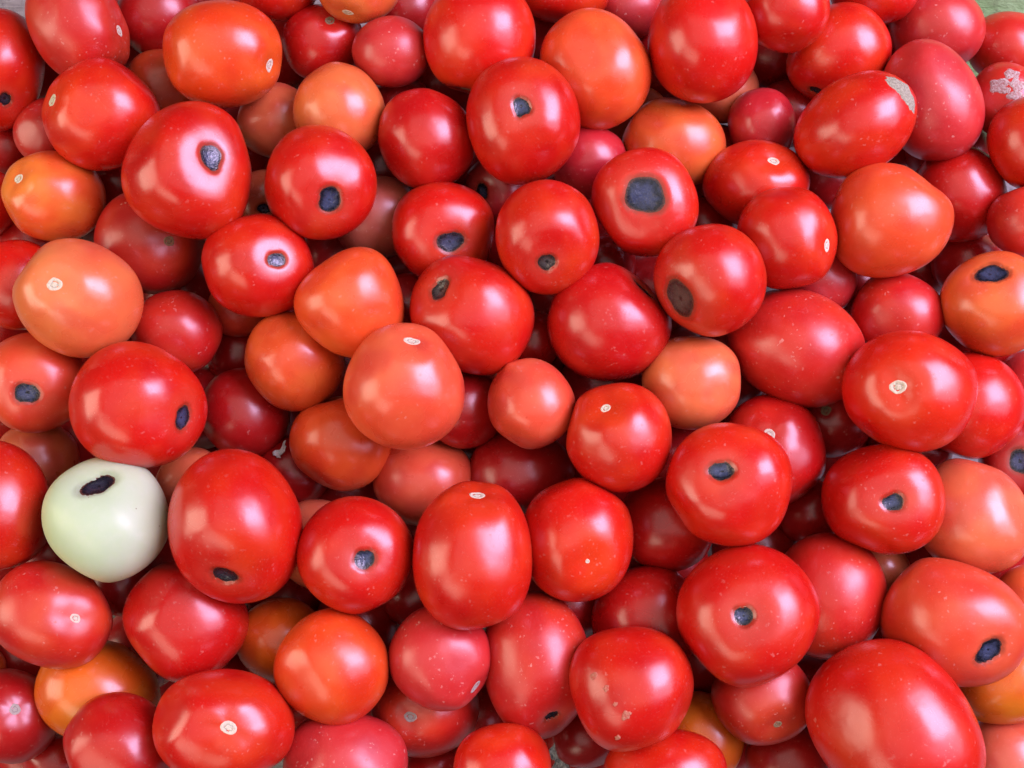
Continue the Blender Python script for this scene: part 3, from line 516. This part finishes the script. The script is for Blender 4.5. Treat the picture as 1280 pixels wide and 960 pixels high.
 ('barely visible dark red tomato down in a shadowed gap of the heap','C',(-0.0367,-0.1827,0.1078),(0.0162,0.0145,0.0153),(0.045,0.029,0.084,0.995),{}),
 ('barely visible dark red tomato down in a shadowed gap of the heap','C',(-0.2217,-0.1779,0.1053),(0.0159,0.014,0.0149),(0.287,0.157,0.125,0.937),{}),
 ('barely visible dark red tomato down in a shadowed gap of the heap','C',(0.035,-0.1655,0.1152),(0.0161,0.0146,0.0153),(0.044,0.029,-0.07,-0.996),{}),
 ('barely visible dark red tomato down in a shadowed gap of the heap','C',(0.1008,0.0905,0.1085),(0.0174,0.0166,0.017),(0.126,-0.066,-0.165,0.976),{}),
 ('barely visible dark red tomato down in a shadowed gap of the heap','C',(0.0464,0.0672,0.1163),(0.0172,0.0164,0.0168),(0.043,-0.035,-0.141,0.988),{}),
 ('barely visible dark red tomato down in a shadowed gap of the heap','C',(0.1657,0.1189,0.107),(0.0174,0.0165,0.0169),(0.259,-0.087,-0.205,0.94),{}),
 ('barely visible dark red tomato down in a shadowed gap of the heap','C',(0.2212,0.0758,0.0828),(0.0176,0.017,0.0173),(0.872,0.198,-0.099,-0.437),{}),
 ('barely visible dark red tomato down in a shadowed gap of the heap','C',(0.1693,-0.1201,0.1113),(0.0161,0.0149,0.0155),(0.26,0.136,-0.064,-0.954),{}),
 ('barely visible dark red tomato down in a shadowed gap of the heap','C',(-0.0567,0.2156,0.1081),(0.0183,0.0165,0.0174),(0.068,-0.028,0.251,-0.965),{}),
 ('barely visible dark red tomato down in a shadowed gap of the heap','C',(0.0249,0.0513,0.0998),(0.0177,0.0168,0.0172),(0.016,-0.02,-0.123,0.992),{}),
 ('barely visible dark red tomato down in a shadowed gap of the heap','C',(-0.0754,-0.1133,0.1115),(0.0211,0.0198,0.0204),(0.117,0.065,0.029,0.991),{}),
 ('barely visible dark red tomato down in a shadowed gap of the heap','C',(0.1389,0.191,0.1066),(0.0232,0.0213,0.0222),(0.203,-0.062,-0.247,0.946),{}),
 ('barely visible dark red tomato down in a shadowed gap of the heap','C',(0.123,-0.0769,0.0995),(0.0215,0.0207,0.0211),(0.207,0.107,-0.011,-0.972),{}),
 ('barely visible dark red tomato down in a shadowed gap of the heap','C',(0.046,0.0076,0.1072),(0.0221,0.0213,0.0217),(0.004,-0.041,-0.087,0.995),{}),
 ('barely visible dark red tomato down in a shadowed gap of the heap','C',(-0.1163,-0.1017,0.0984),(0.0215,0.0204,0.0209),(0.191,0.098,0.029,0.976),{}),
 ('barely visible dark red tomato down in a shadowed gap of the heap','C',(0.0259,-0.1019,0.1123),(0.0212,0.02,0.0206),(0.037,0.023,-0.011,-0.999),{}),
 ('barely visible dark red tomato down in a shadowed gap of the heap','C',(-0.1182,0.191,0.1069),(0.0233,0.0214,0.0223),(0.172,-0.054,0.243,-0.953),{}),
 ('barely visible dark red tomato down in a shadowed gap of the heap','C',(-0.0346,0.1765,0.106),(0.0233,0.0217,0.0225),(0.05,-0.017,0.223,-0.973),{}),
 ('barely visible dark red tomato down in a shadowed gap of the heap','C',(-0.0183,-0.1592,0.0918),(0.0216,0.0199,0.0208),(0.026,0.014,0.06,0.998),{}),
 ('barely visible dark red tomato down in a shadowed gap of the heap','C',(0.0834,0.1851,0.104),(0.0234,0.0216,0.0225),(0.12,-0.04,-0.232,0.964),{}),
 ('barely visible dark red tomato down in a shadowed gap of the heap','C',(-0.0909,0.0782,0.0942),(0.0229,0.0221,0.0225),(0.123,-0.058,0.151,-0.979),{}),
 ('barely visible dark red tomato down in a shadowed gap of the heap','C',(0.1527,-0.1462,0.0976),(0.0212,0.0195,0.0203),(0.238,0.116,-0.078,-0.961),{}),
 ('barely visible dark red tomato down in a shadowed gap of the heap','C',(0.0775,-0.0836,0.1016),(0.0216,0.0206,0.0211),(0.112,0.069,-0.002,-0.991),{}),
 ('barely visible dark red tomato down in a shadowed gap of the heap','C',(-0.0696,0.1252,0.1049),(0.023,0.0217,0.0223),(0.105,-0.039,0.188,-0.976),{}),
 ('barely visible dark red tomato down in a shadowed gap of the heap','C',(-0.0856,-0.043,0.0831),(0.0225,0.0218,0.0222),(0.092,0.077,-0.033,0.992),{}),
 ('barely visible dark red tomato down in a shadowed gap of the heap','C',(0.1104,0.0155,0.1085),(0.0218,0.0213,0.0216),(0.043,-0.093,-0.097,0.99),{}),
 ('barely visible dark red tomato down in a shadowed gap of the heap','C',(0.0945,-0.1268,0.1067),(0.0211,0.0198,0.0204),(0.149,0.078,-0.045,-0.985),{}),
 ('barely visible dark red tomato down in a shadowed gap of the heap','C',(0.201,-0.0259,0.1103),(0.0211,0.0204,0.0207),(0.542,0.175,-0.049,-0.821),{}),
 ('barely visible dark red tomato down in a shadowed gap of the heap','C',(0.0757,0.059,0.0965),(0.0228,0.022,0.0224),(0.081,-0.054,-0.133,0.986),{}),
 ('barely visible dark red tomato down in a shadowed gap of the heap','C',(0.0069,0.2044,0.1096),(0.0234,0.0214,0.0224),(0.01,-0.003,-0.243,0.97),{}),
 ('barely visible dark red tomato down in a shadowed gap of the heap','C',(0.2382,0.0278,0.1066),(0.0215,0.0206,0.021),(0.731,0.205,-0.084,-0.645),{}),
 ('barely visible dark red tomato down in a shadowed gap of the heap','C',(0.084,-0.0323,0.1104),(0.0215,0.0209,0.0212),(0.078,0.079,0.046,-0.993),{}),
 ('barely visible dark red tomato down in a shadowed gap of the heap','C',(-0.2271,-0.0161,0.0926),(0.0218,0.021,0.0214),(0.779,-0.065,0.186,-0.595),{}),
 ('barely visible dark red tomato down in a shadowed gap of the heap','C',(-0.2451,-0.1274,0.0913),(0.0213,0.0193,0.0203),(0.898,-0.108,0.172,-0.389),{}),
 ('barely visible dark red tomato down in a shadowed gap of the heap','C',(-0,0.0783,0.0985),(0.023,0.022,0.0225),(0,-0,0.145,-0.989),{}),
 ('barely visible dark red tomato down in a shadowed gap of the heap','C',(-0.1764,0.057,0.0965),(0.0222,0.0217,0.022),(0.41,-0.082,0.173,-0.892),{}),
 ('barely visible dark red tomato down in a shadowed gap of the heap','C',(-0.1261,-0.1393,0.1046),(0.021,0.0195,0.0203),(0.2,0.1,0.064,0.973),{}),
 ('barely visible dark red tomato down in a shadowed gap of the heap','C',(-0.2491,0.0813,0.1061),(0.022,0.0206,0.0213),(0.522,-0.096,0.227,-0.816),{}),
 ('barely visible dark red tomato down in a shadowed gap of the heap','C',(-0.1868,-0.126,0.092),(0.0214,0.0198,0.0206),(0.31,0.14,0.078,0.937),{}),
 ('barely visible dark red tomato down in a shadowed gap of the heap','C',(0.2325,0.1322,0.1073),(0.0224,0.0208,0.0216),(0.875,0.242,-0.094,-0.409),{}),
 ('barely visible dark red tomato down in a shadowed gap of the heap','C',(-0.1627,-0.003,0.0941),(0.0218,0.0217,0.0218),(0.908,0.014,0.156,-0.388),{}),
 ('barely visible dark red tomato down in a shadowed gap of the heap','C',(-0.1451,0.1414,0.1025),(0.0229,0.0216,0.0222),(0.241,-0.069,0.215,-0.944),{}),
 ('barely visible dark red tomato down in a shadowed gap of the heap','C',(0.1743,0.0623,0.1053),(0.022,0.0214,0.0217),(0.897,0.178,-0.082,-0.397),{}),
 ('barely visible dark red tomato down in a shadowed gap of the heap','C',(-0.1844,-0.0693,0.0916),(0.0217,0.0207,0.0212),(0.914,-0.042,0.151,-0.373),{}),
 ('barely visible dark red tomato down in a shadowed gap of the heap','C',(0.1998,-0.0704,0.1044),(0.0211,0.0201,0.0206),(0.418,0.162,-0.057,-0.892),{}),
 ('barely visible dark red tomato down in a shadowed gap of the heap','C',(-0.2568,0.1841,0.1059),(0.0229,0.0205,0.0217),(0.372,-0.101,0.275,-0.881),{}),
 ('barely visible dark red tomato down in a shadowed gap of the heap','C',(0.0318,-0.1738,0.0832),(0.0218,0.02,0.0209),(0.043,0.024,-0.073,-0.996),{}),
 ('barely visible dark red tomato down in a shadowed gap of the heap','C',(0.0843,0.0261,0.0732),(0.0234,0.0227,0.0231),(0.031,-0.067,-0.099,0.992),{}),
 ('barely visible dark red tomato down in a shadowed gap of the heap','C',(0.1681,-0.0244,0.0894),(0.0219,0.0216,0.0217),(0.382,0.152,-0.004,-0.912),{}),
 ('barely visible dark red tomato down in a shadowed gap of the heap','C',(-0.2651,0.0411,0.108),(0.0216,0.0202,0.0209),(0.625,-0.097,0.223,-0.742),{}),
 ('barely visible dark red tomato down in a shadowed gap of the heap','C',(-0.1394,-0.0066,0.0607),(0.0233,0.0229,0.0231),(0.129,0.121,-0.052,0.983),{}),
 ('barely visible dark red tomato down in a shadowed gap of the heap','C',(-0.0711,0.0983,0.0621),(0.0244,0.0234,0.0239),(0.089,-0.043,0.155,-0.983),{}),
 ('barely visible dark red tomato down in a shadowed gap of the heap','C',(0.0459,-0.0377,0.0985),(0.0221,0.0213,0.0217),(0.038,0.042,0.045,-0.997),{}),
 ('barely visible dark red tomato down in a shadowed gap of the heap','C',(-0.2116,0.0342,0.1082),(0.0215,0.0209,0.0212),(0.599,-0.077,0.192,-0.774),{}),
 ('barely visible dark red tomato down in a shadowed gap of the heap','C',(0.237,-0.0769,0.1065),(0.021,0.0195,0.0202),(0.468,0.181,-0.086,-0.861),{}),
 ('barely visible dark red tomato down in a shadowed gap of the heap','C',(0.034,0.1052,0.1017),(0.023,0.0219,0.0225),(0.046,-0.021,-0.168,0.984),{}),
 ('barely visible dark red tomato down in a shadowed gap of the heap','C',(0.1978,0.2044,0.0961),(0.0236,0.0213,0.0224),(0.278,-0.081,-0.264,0.92),{}),
 ('barely visible dark red tomato down in a shadowed gap of the heap','C',(-0.0344,0.1349,0.0825),(0.024,0.0227,0.0233),(0.048,-0.019,0.185,-0.981),{}),
 ('barely visible dark red tomato down in a shadowed gap of the heap','C',(0.1104,0.1267,0.1028),(0.0229,0.0217,0.0223),(0.178,-0.058,-0.195,0.963),{}),
 ('barely visible dark red tomato down in a shadowed gap of the heap','C',(0.0054,0.0154,0.0976),(0.0226,0.0218,0.0222),(0.001,-0.005,-0.092,0.996),{}),
 ('barely visible dark red tomato down in a shadowed gap of the heap','C',(-0.2159,0.1986,0.1065),(0.0231,0.0208,0.0219),(0.307,-0.088,0.27,-0.908),{}),
 ('barely visible dark red tomato down in a shadowed gap of the heap','C',(0.2064,0.1509,0.0814),(0.0236,0.022,0.0228),(0.341,-0.084,-0.233,0.907),{}),
 ('barely visible dark red tomato down in a shadowed gap of the heap','C',(-0.0539,-0.0631,0.0649),(0.0232,0.0223,0.0227),(0.061,0.046,-0.02,0.997),{}),
 ('barely visible dark red tomato down in a shadowed gap of the heap','C',(-0.2623,-0.0055,0.1059),(0.0213,0.0201,0.0207),(0.73,-0.091,0.209,-0.644),{}),
 ('barely visible dark red tomato down in a shadowed gap of the heap','C',(-0.1834,-0.0219,0.0648),(0.0228,0.0224,0.0226),(0.891,-0.014,0.157,-0.425),{}),
 ('barely visible dark red tomato down in a shadowed gap of the heap','C',(-0.2559,-0.0769,0.1073),(0.0209,0.0193,0.0201),(0.846,-0.098,0.191,-0.489),{}),
 ('barely visible dark red tomato down in a shadowed gap of the heap','C',(-0.0714,-0.1417,0.0868),(0.0219,0.0203,0.0211),(0.104,0.057,0.05,0.992),{}),
 ('barely visible dark red tomato down in a shadowed gap of the heap','C',(-0.2316,0.1123,0.0862),(0.023,0.0217,0.0223),(0.438,-0.091,0.225,-0.865),{}),
 ('barely visible dark red tomato down in a shadowed gap of the heap','C',(-0.1685,0.2218,0.1055),(0.0234,0.0211,0.0222),(0.227,-0.071,0.271,-0.933),{}),
 ('barely visible dark red tomato down in a shadowed gap of the heap','C',(-0.0275,-0.0112,0.0961),(0.0224,0.0216,0.022),(0.009,0.025,-0.069,0.997),{}),
 ('barely visible dark red tomato down in a shadowed gap of the heap','C',(-0.193,-0.1386,0.056),(0.0227,0.021,0.0218),(0.291,0.135,0.082,0.943),{}),
 ('barely visible dark red tomato down in a shadowed gap of the heap','C',(-0.1079,0.0192,0.0474),(0.0242,0.0237,0.0239),(0.011,-0.085,0.088,-0.992),{}),
 ('barely visible dark red tomato down in a shadowed gap of the heap','C',(0.0143,-0.016,0.0731),(0.0233,0.0224,0.0229),(0.006,0.012,0.063,-0.998),{}),
 ('barely visible dark red tomato down in a shadowed gap of the heap','C',(0.1094,-0.1648,0.0946),(0.0213,0.0195,0.0204),(0.159,0.083,-0.079,-0.981),{}),
 ('barely visible dark red tomato down in a shadowed gap of the heap','C',(-0.1291,0.0593,0.0943),(0.0226,0.022,0.0223),(0.2,-0.081,0.146,-0.965),{}),
 ('barely visible dark red tomato down in a shadowed gap of the heap','C',(0.1188,-0.0023,0.0732),(0.023,0.0225,0.0228),(0.057,0.103,0.067,-0.991),{}),
 ('barely visible dark red tomato down in a shadowed gap of the heap','C',(-0.242,-0.1792,0.0802),(0.0215,0.0189,0.0202),(0.32,0.16,0.131,0.924),{}),
]
GROUP = 'tomatoes heaped in the pile'
for n, (label, cname, loc, axes, quat, opt) in enumerate(TOMATOES):
    rnd = random.Random(100 + n * 17)
    B = Body(axes, opt, rnd)
    verts, faces, cols = tomato_mesh(B, cname, rnd)
    o = finish('skin' if B.kind in ('rot', 'scar') or 'extra' in opt else 'tomato', verts, faces, M_pale if cname == 'W' else M_skin)
    o.data.attributes.new('skin', 'FLOAT_COLOR', 'POINT').data.foreach_set('color', cols)
    d = DUST.get(cname, .22) * rnd.uniform(.7, 1.2)
    o.data.attributes.new('dust', 'FLOAT', 'POINT').data.foreach_set('value', [d] * len(verts))
    if o.name.startswith('skin'):
        e = bpy.data.objects.new('tomato', None); e.empty_display_size = .01; C.objects.link(e); o.parent = e; o = e
    o.location = loc; o.rotation_mode = 'QUATERNION'; o.rotation_quaternion = Quaternion(quat).normalized()
    o['label'] = label; o['category'] = 'tomato'; o['group'] = GROUP
    if B.kind == 'rot':
        small = B.size < .155
        m = M_rot[opt.get('mat', 2 if small and rnd.random() < .5 else 0)]
        patch('rot_spot', B, m, o, lambda e: .006 - .013 * smooth(.84, 1, e), outline=B.outline, wrinkle=.0045, rings=12, seg=40, rnd=rnd)
    elif B.kind == 'scar':
        m = M_scar[opt.get('mat', 0)]
        patch('stem_scar', B, m, o, lambda e: .008 - .008 * math.exp(-((e - .43) / .12) ** 2) - .016 * smooth(.7, 1, e), outline=B.outline, rings=10, seg=30, pent=.2, jag=.035, rnd=rnd, wrinkle=.005)
    for ex in opt.get('extra', ()):
        am = [rnd.uniform(.04, .13) for _ in range(4)]; ph = [rnd.uniform(0, 6.28) for _ in range(4)]
        ol = lambda be, ex=ex, am=am, ph=ph: B.outline(be, ex[5], ex[4], am, ph)
        m = {'scab': M_scab, 'cork_scab': M_cork, 'mould_patch': M_mould}[ex[0]]
        patch(ex[0], B, m, o, lambda e: .009 - .016 * smooth(.7, 1, e), f=(Vector(ex[1:4]).normalized(), Vector((ex[6], ex[7], 0))), outline=ol, seg=48, jag=.10 if ex[4] > .25 else .05, rnd=rnd)

# ------------------------------------------------------------------ small dry bits
def leaf_material(name, c0, c1):
    m, nt, b = mat(name); L = nt.links.new
    tc = N(nt, 'ShaderNodeTexCoord'); n1 = noise(nt, tc.outputs['Object'], 500, 5, .65)
    L(mixc(nt, ramp(nt, n1, [(.35, 0), (.65, 1)]), c0, c1), b.inputs['Base Color']); b.inputs['Roughness'].default_value = .7
    bp = N(nt, 'ShaderNodeBump'); bp.inputs['Strength'].default_value = .8; bp.inputs['Distance'].default_value = .0006
    L(n1, bp.inputs['Height']); L(bp.outputs[0], b.inputs['Normal'])
    return m
def crumpled_strip(verts, faces, base, direc, side, up, length, width, rnd, curl, n=12, k=6, th=.0004):
    """one shrivelled sepal with thickness, appended to verts and faces"""
    ph = rnd.uniform(0, 6.28); i0 = len(verts); top = []; bot = []
    for i in range(n + 1):
        t = i / n; wv = width * (math.sin(math.pi * min(1, t * .92 + .06)) ** .7) * (1 + .25 * math.sin(9 * t + ph))
        c = base + direc * (length * t) + up * (curl * length * t * t) + side * (.12 * length * math.sin(4 * t + ph))
        for j in range(k + 1):
            s = j / k - .5
            q = c + side * (wv * s) + up * (width * (.55 * s * s + .13 * math.sin(13 * s + 8 * t + ph) + .10 * math.sin(21 * t + 5 * s)))
            top.append(q + up * th); bot.append(q - up * th)
    verts += top + bot; W = k + 1; H = len(top)
    for i in range(n):
        for j in range(k):
            a = i0 + i * W + j; faces.append((a, a + 1, a + W + 1, a + W)); a += H; faces.append((a, a + W, a + W + 1, a + 1))
    for i in range(n):
        for j in (0, k):
            a = i0 + i * W + j; b_ = a + W
            faces.append((a, b_, b_ + H, a + H) if j == 0 else (a, a + H, b_ + H, b_))
    for j in range(k):
        for i in (0, n):
            a = i0 + i * W + j; faces.append((a, a + H, a + 1 + H, a + 1) if i == 0 else (a, a + 1, a + 1 + H, a + H))
M_cal = leaf_material("dried_purple_grey_leaf", (.16, .17, .20, 1), (.50, .53, .55, 1))
rnd = random.Random(5); verts = []; faces = []
b0 = Vector((.0206, -.1755, .117))
for dx, dy, ln, wd, cu in ((-.1, 1, .010, .005, .25), (.75, .45, .009, .007, .4), (.1, -1, .016, .008, .2), (.9, -.6, .011, .006, .3), (.45, -.8, .014, .007, .5)):
    d = Vector((dx, dy, .25)).normalized(); up = Vector((.1, -.25, 1)).normalized(); s = d.cross(up).normalized()
    crumpled_strip(verts, faces, b0, d, s, up, ln, wd, rnd, cu)
o = finish('dried_calyx', verts, faces, M_cal)
o['label'] = 'shrivelled purple-grey dried calyx in the gap at the bottom edge'; o['category'] = 'calyx'
M_fl = leaf_material("pale_flake", (.50, .48, .50, 1), (.80, .78, .80, 1))
verts = []; faces = []
b0 = Vector((-0.1168, -0.0308, 0.127))
for dx, dy, ln, wd, cu in ((1, .55, .008, .0030, .2), (1, .8, .010, .0018, .3), (.7, -.2, .005, .0024, .4)):
    d = Vector((dx, dy, .1)).normalized(); up = Vector((-.2, -.2, 1)).normalized(); s = d.cross(up).normalized()
    crumpled_strip(verts, faces, b0, d, s, up, ln, wd, rnd, cu, n=8, k=4, th=.0002)
o = finish('dry_flake', verts, faces, M_fl)
o['label'] = 'tiny crumpled white flake left of the crack-topped orange-red tomato'; o['category'] = 'flake'
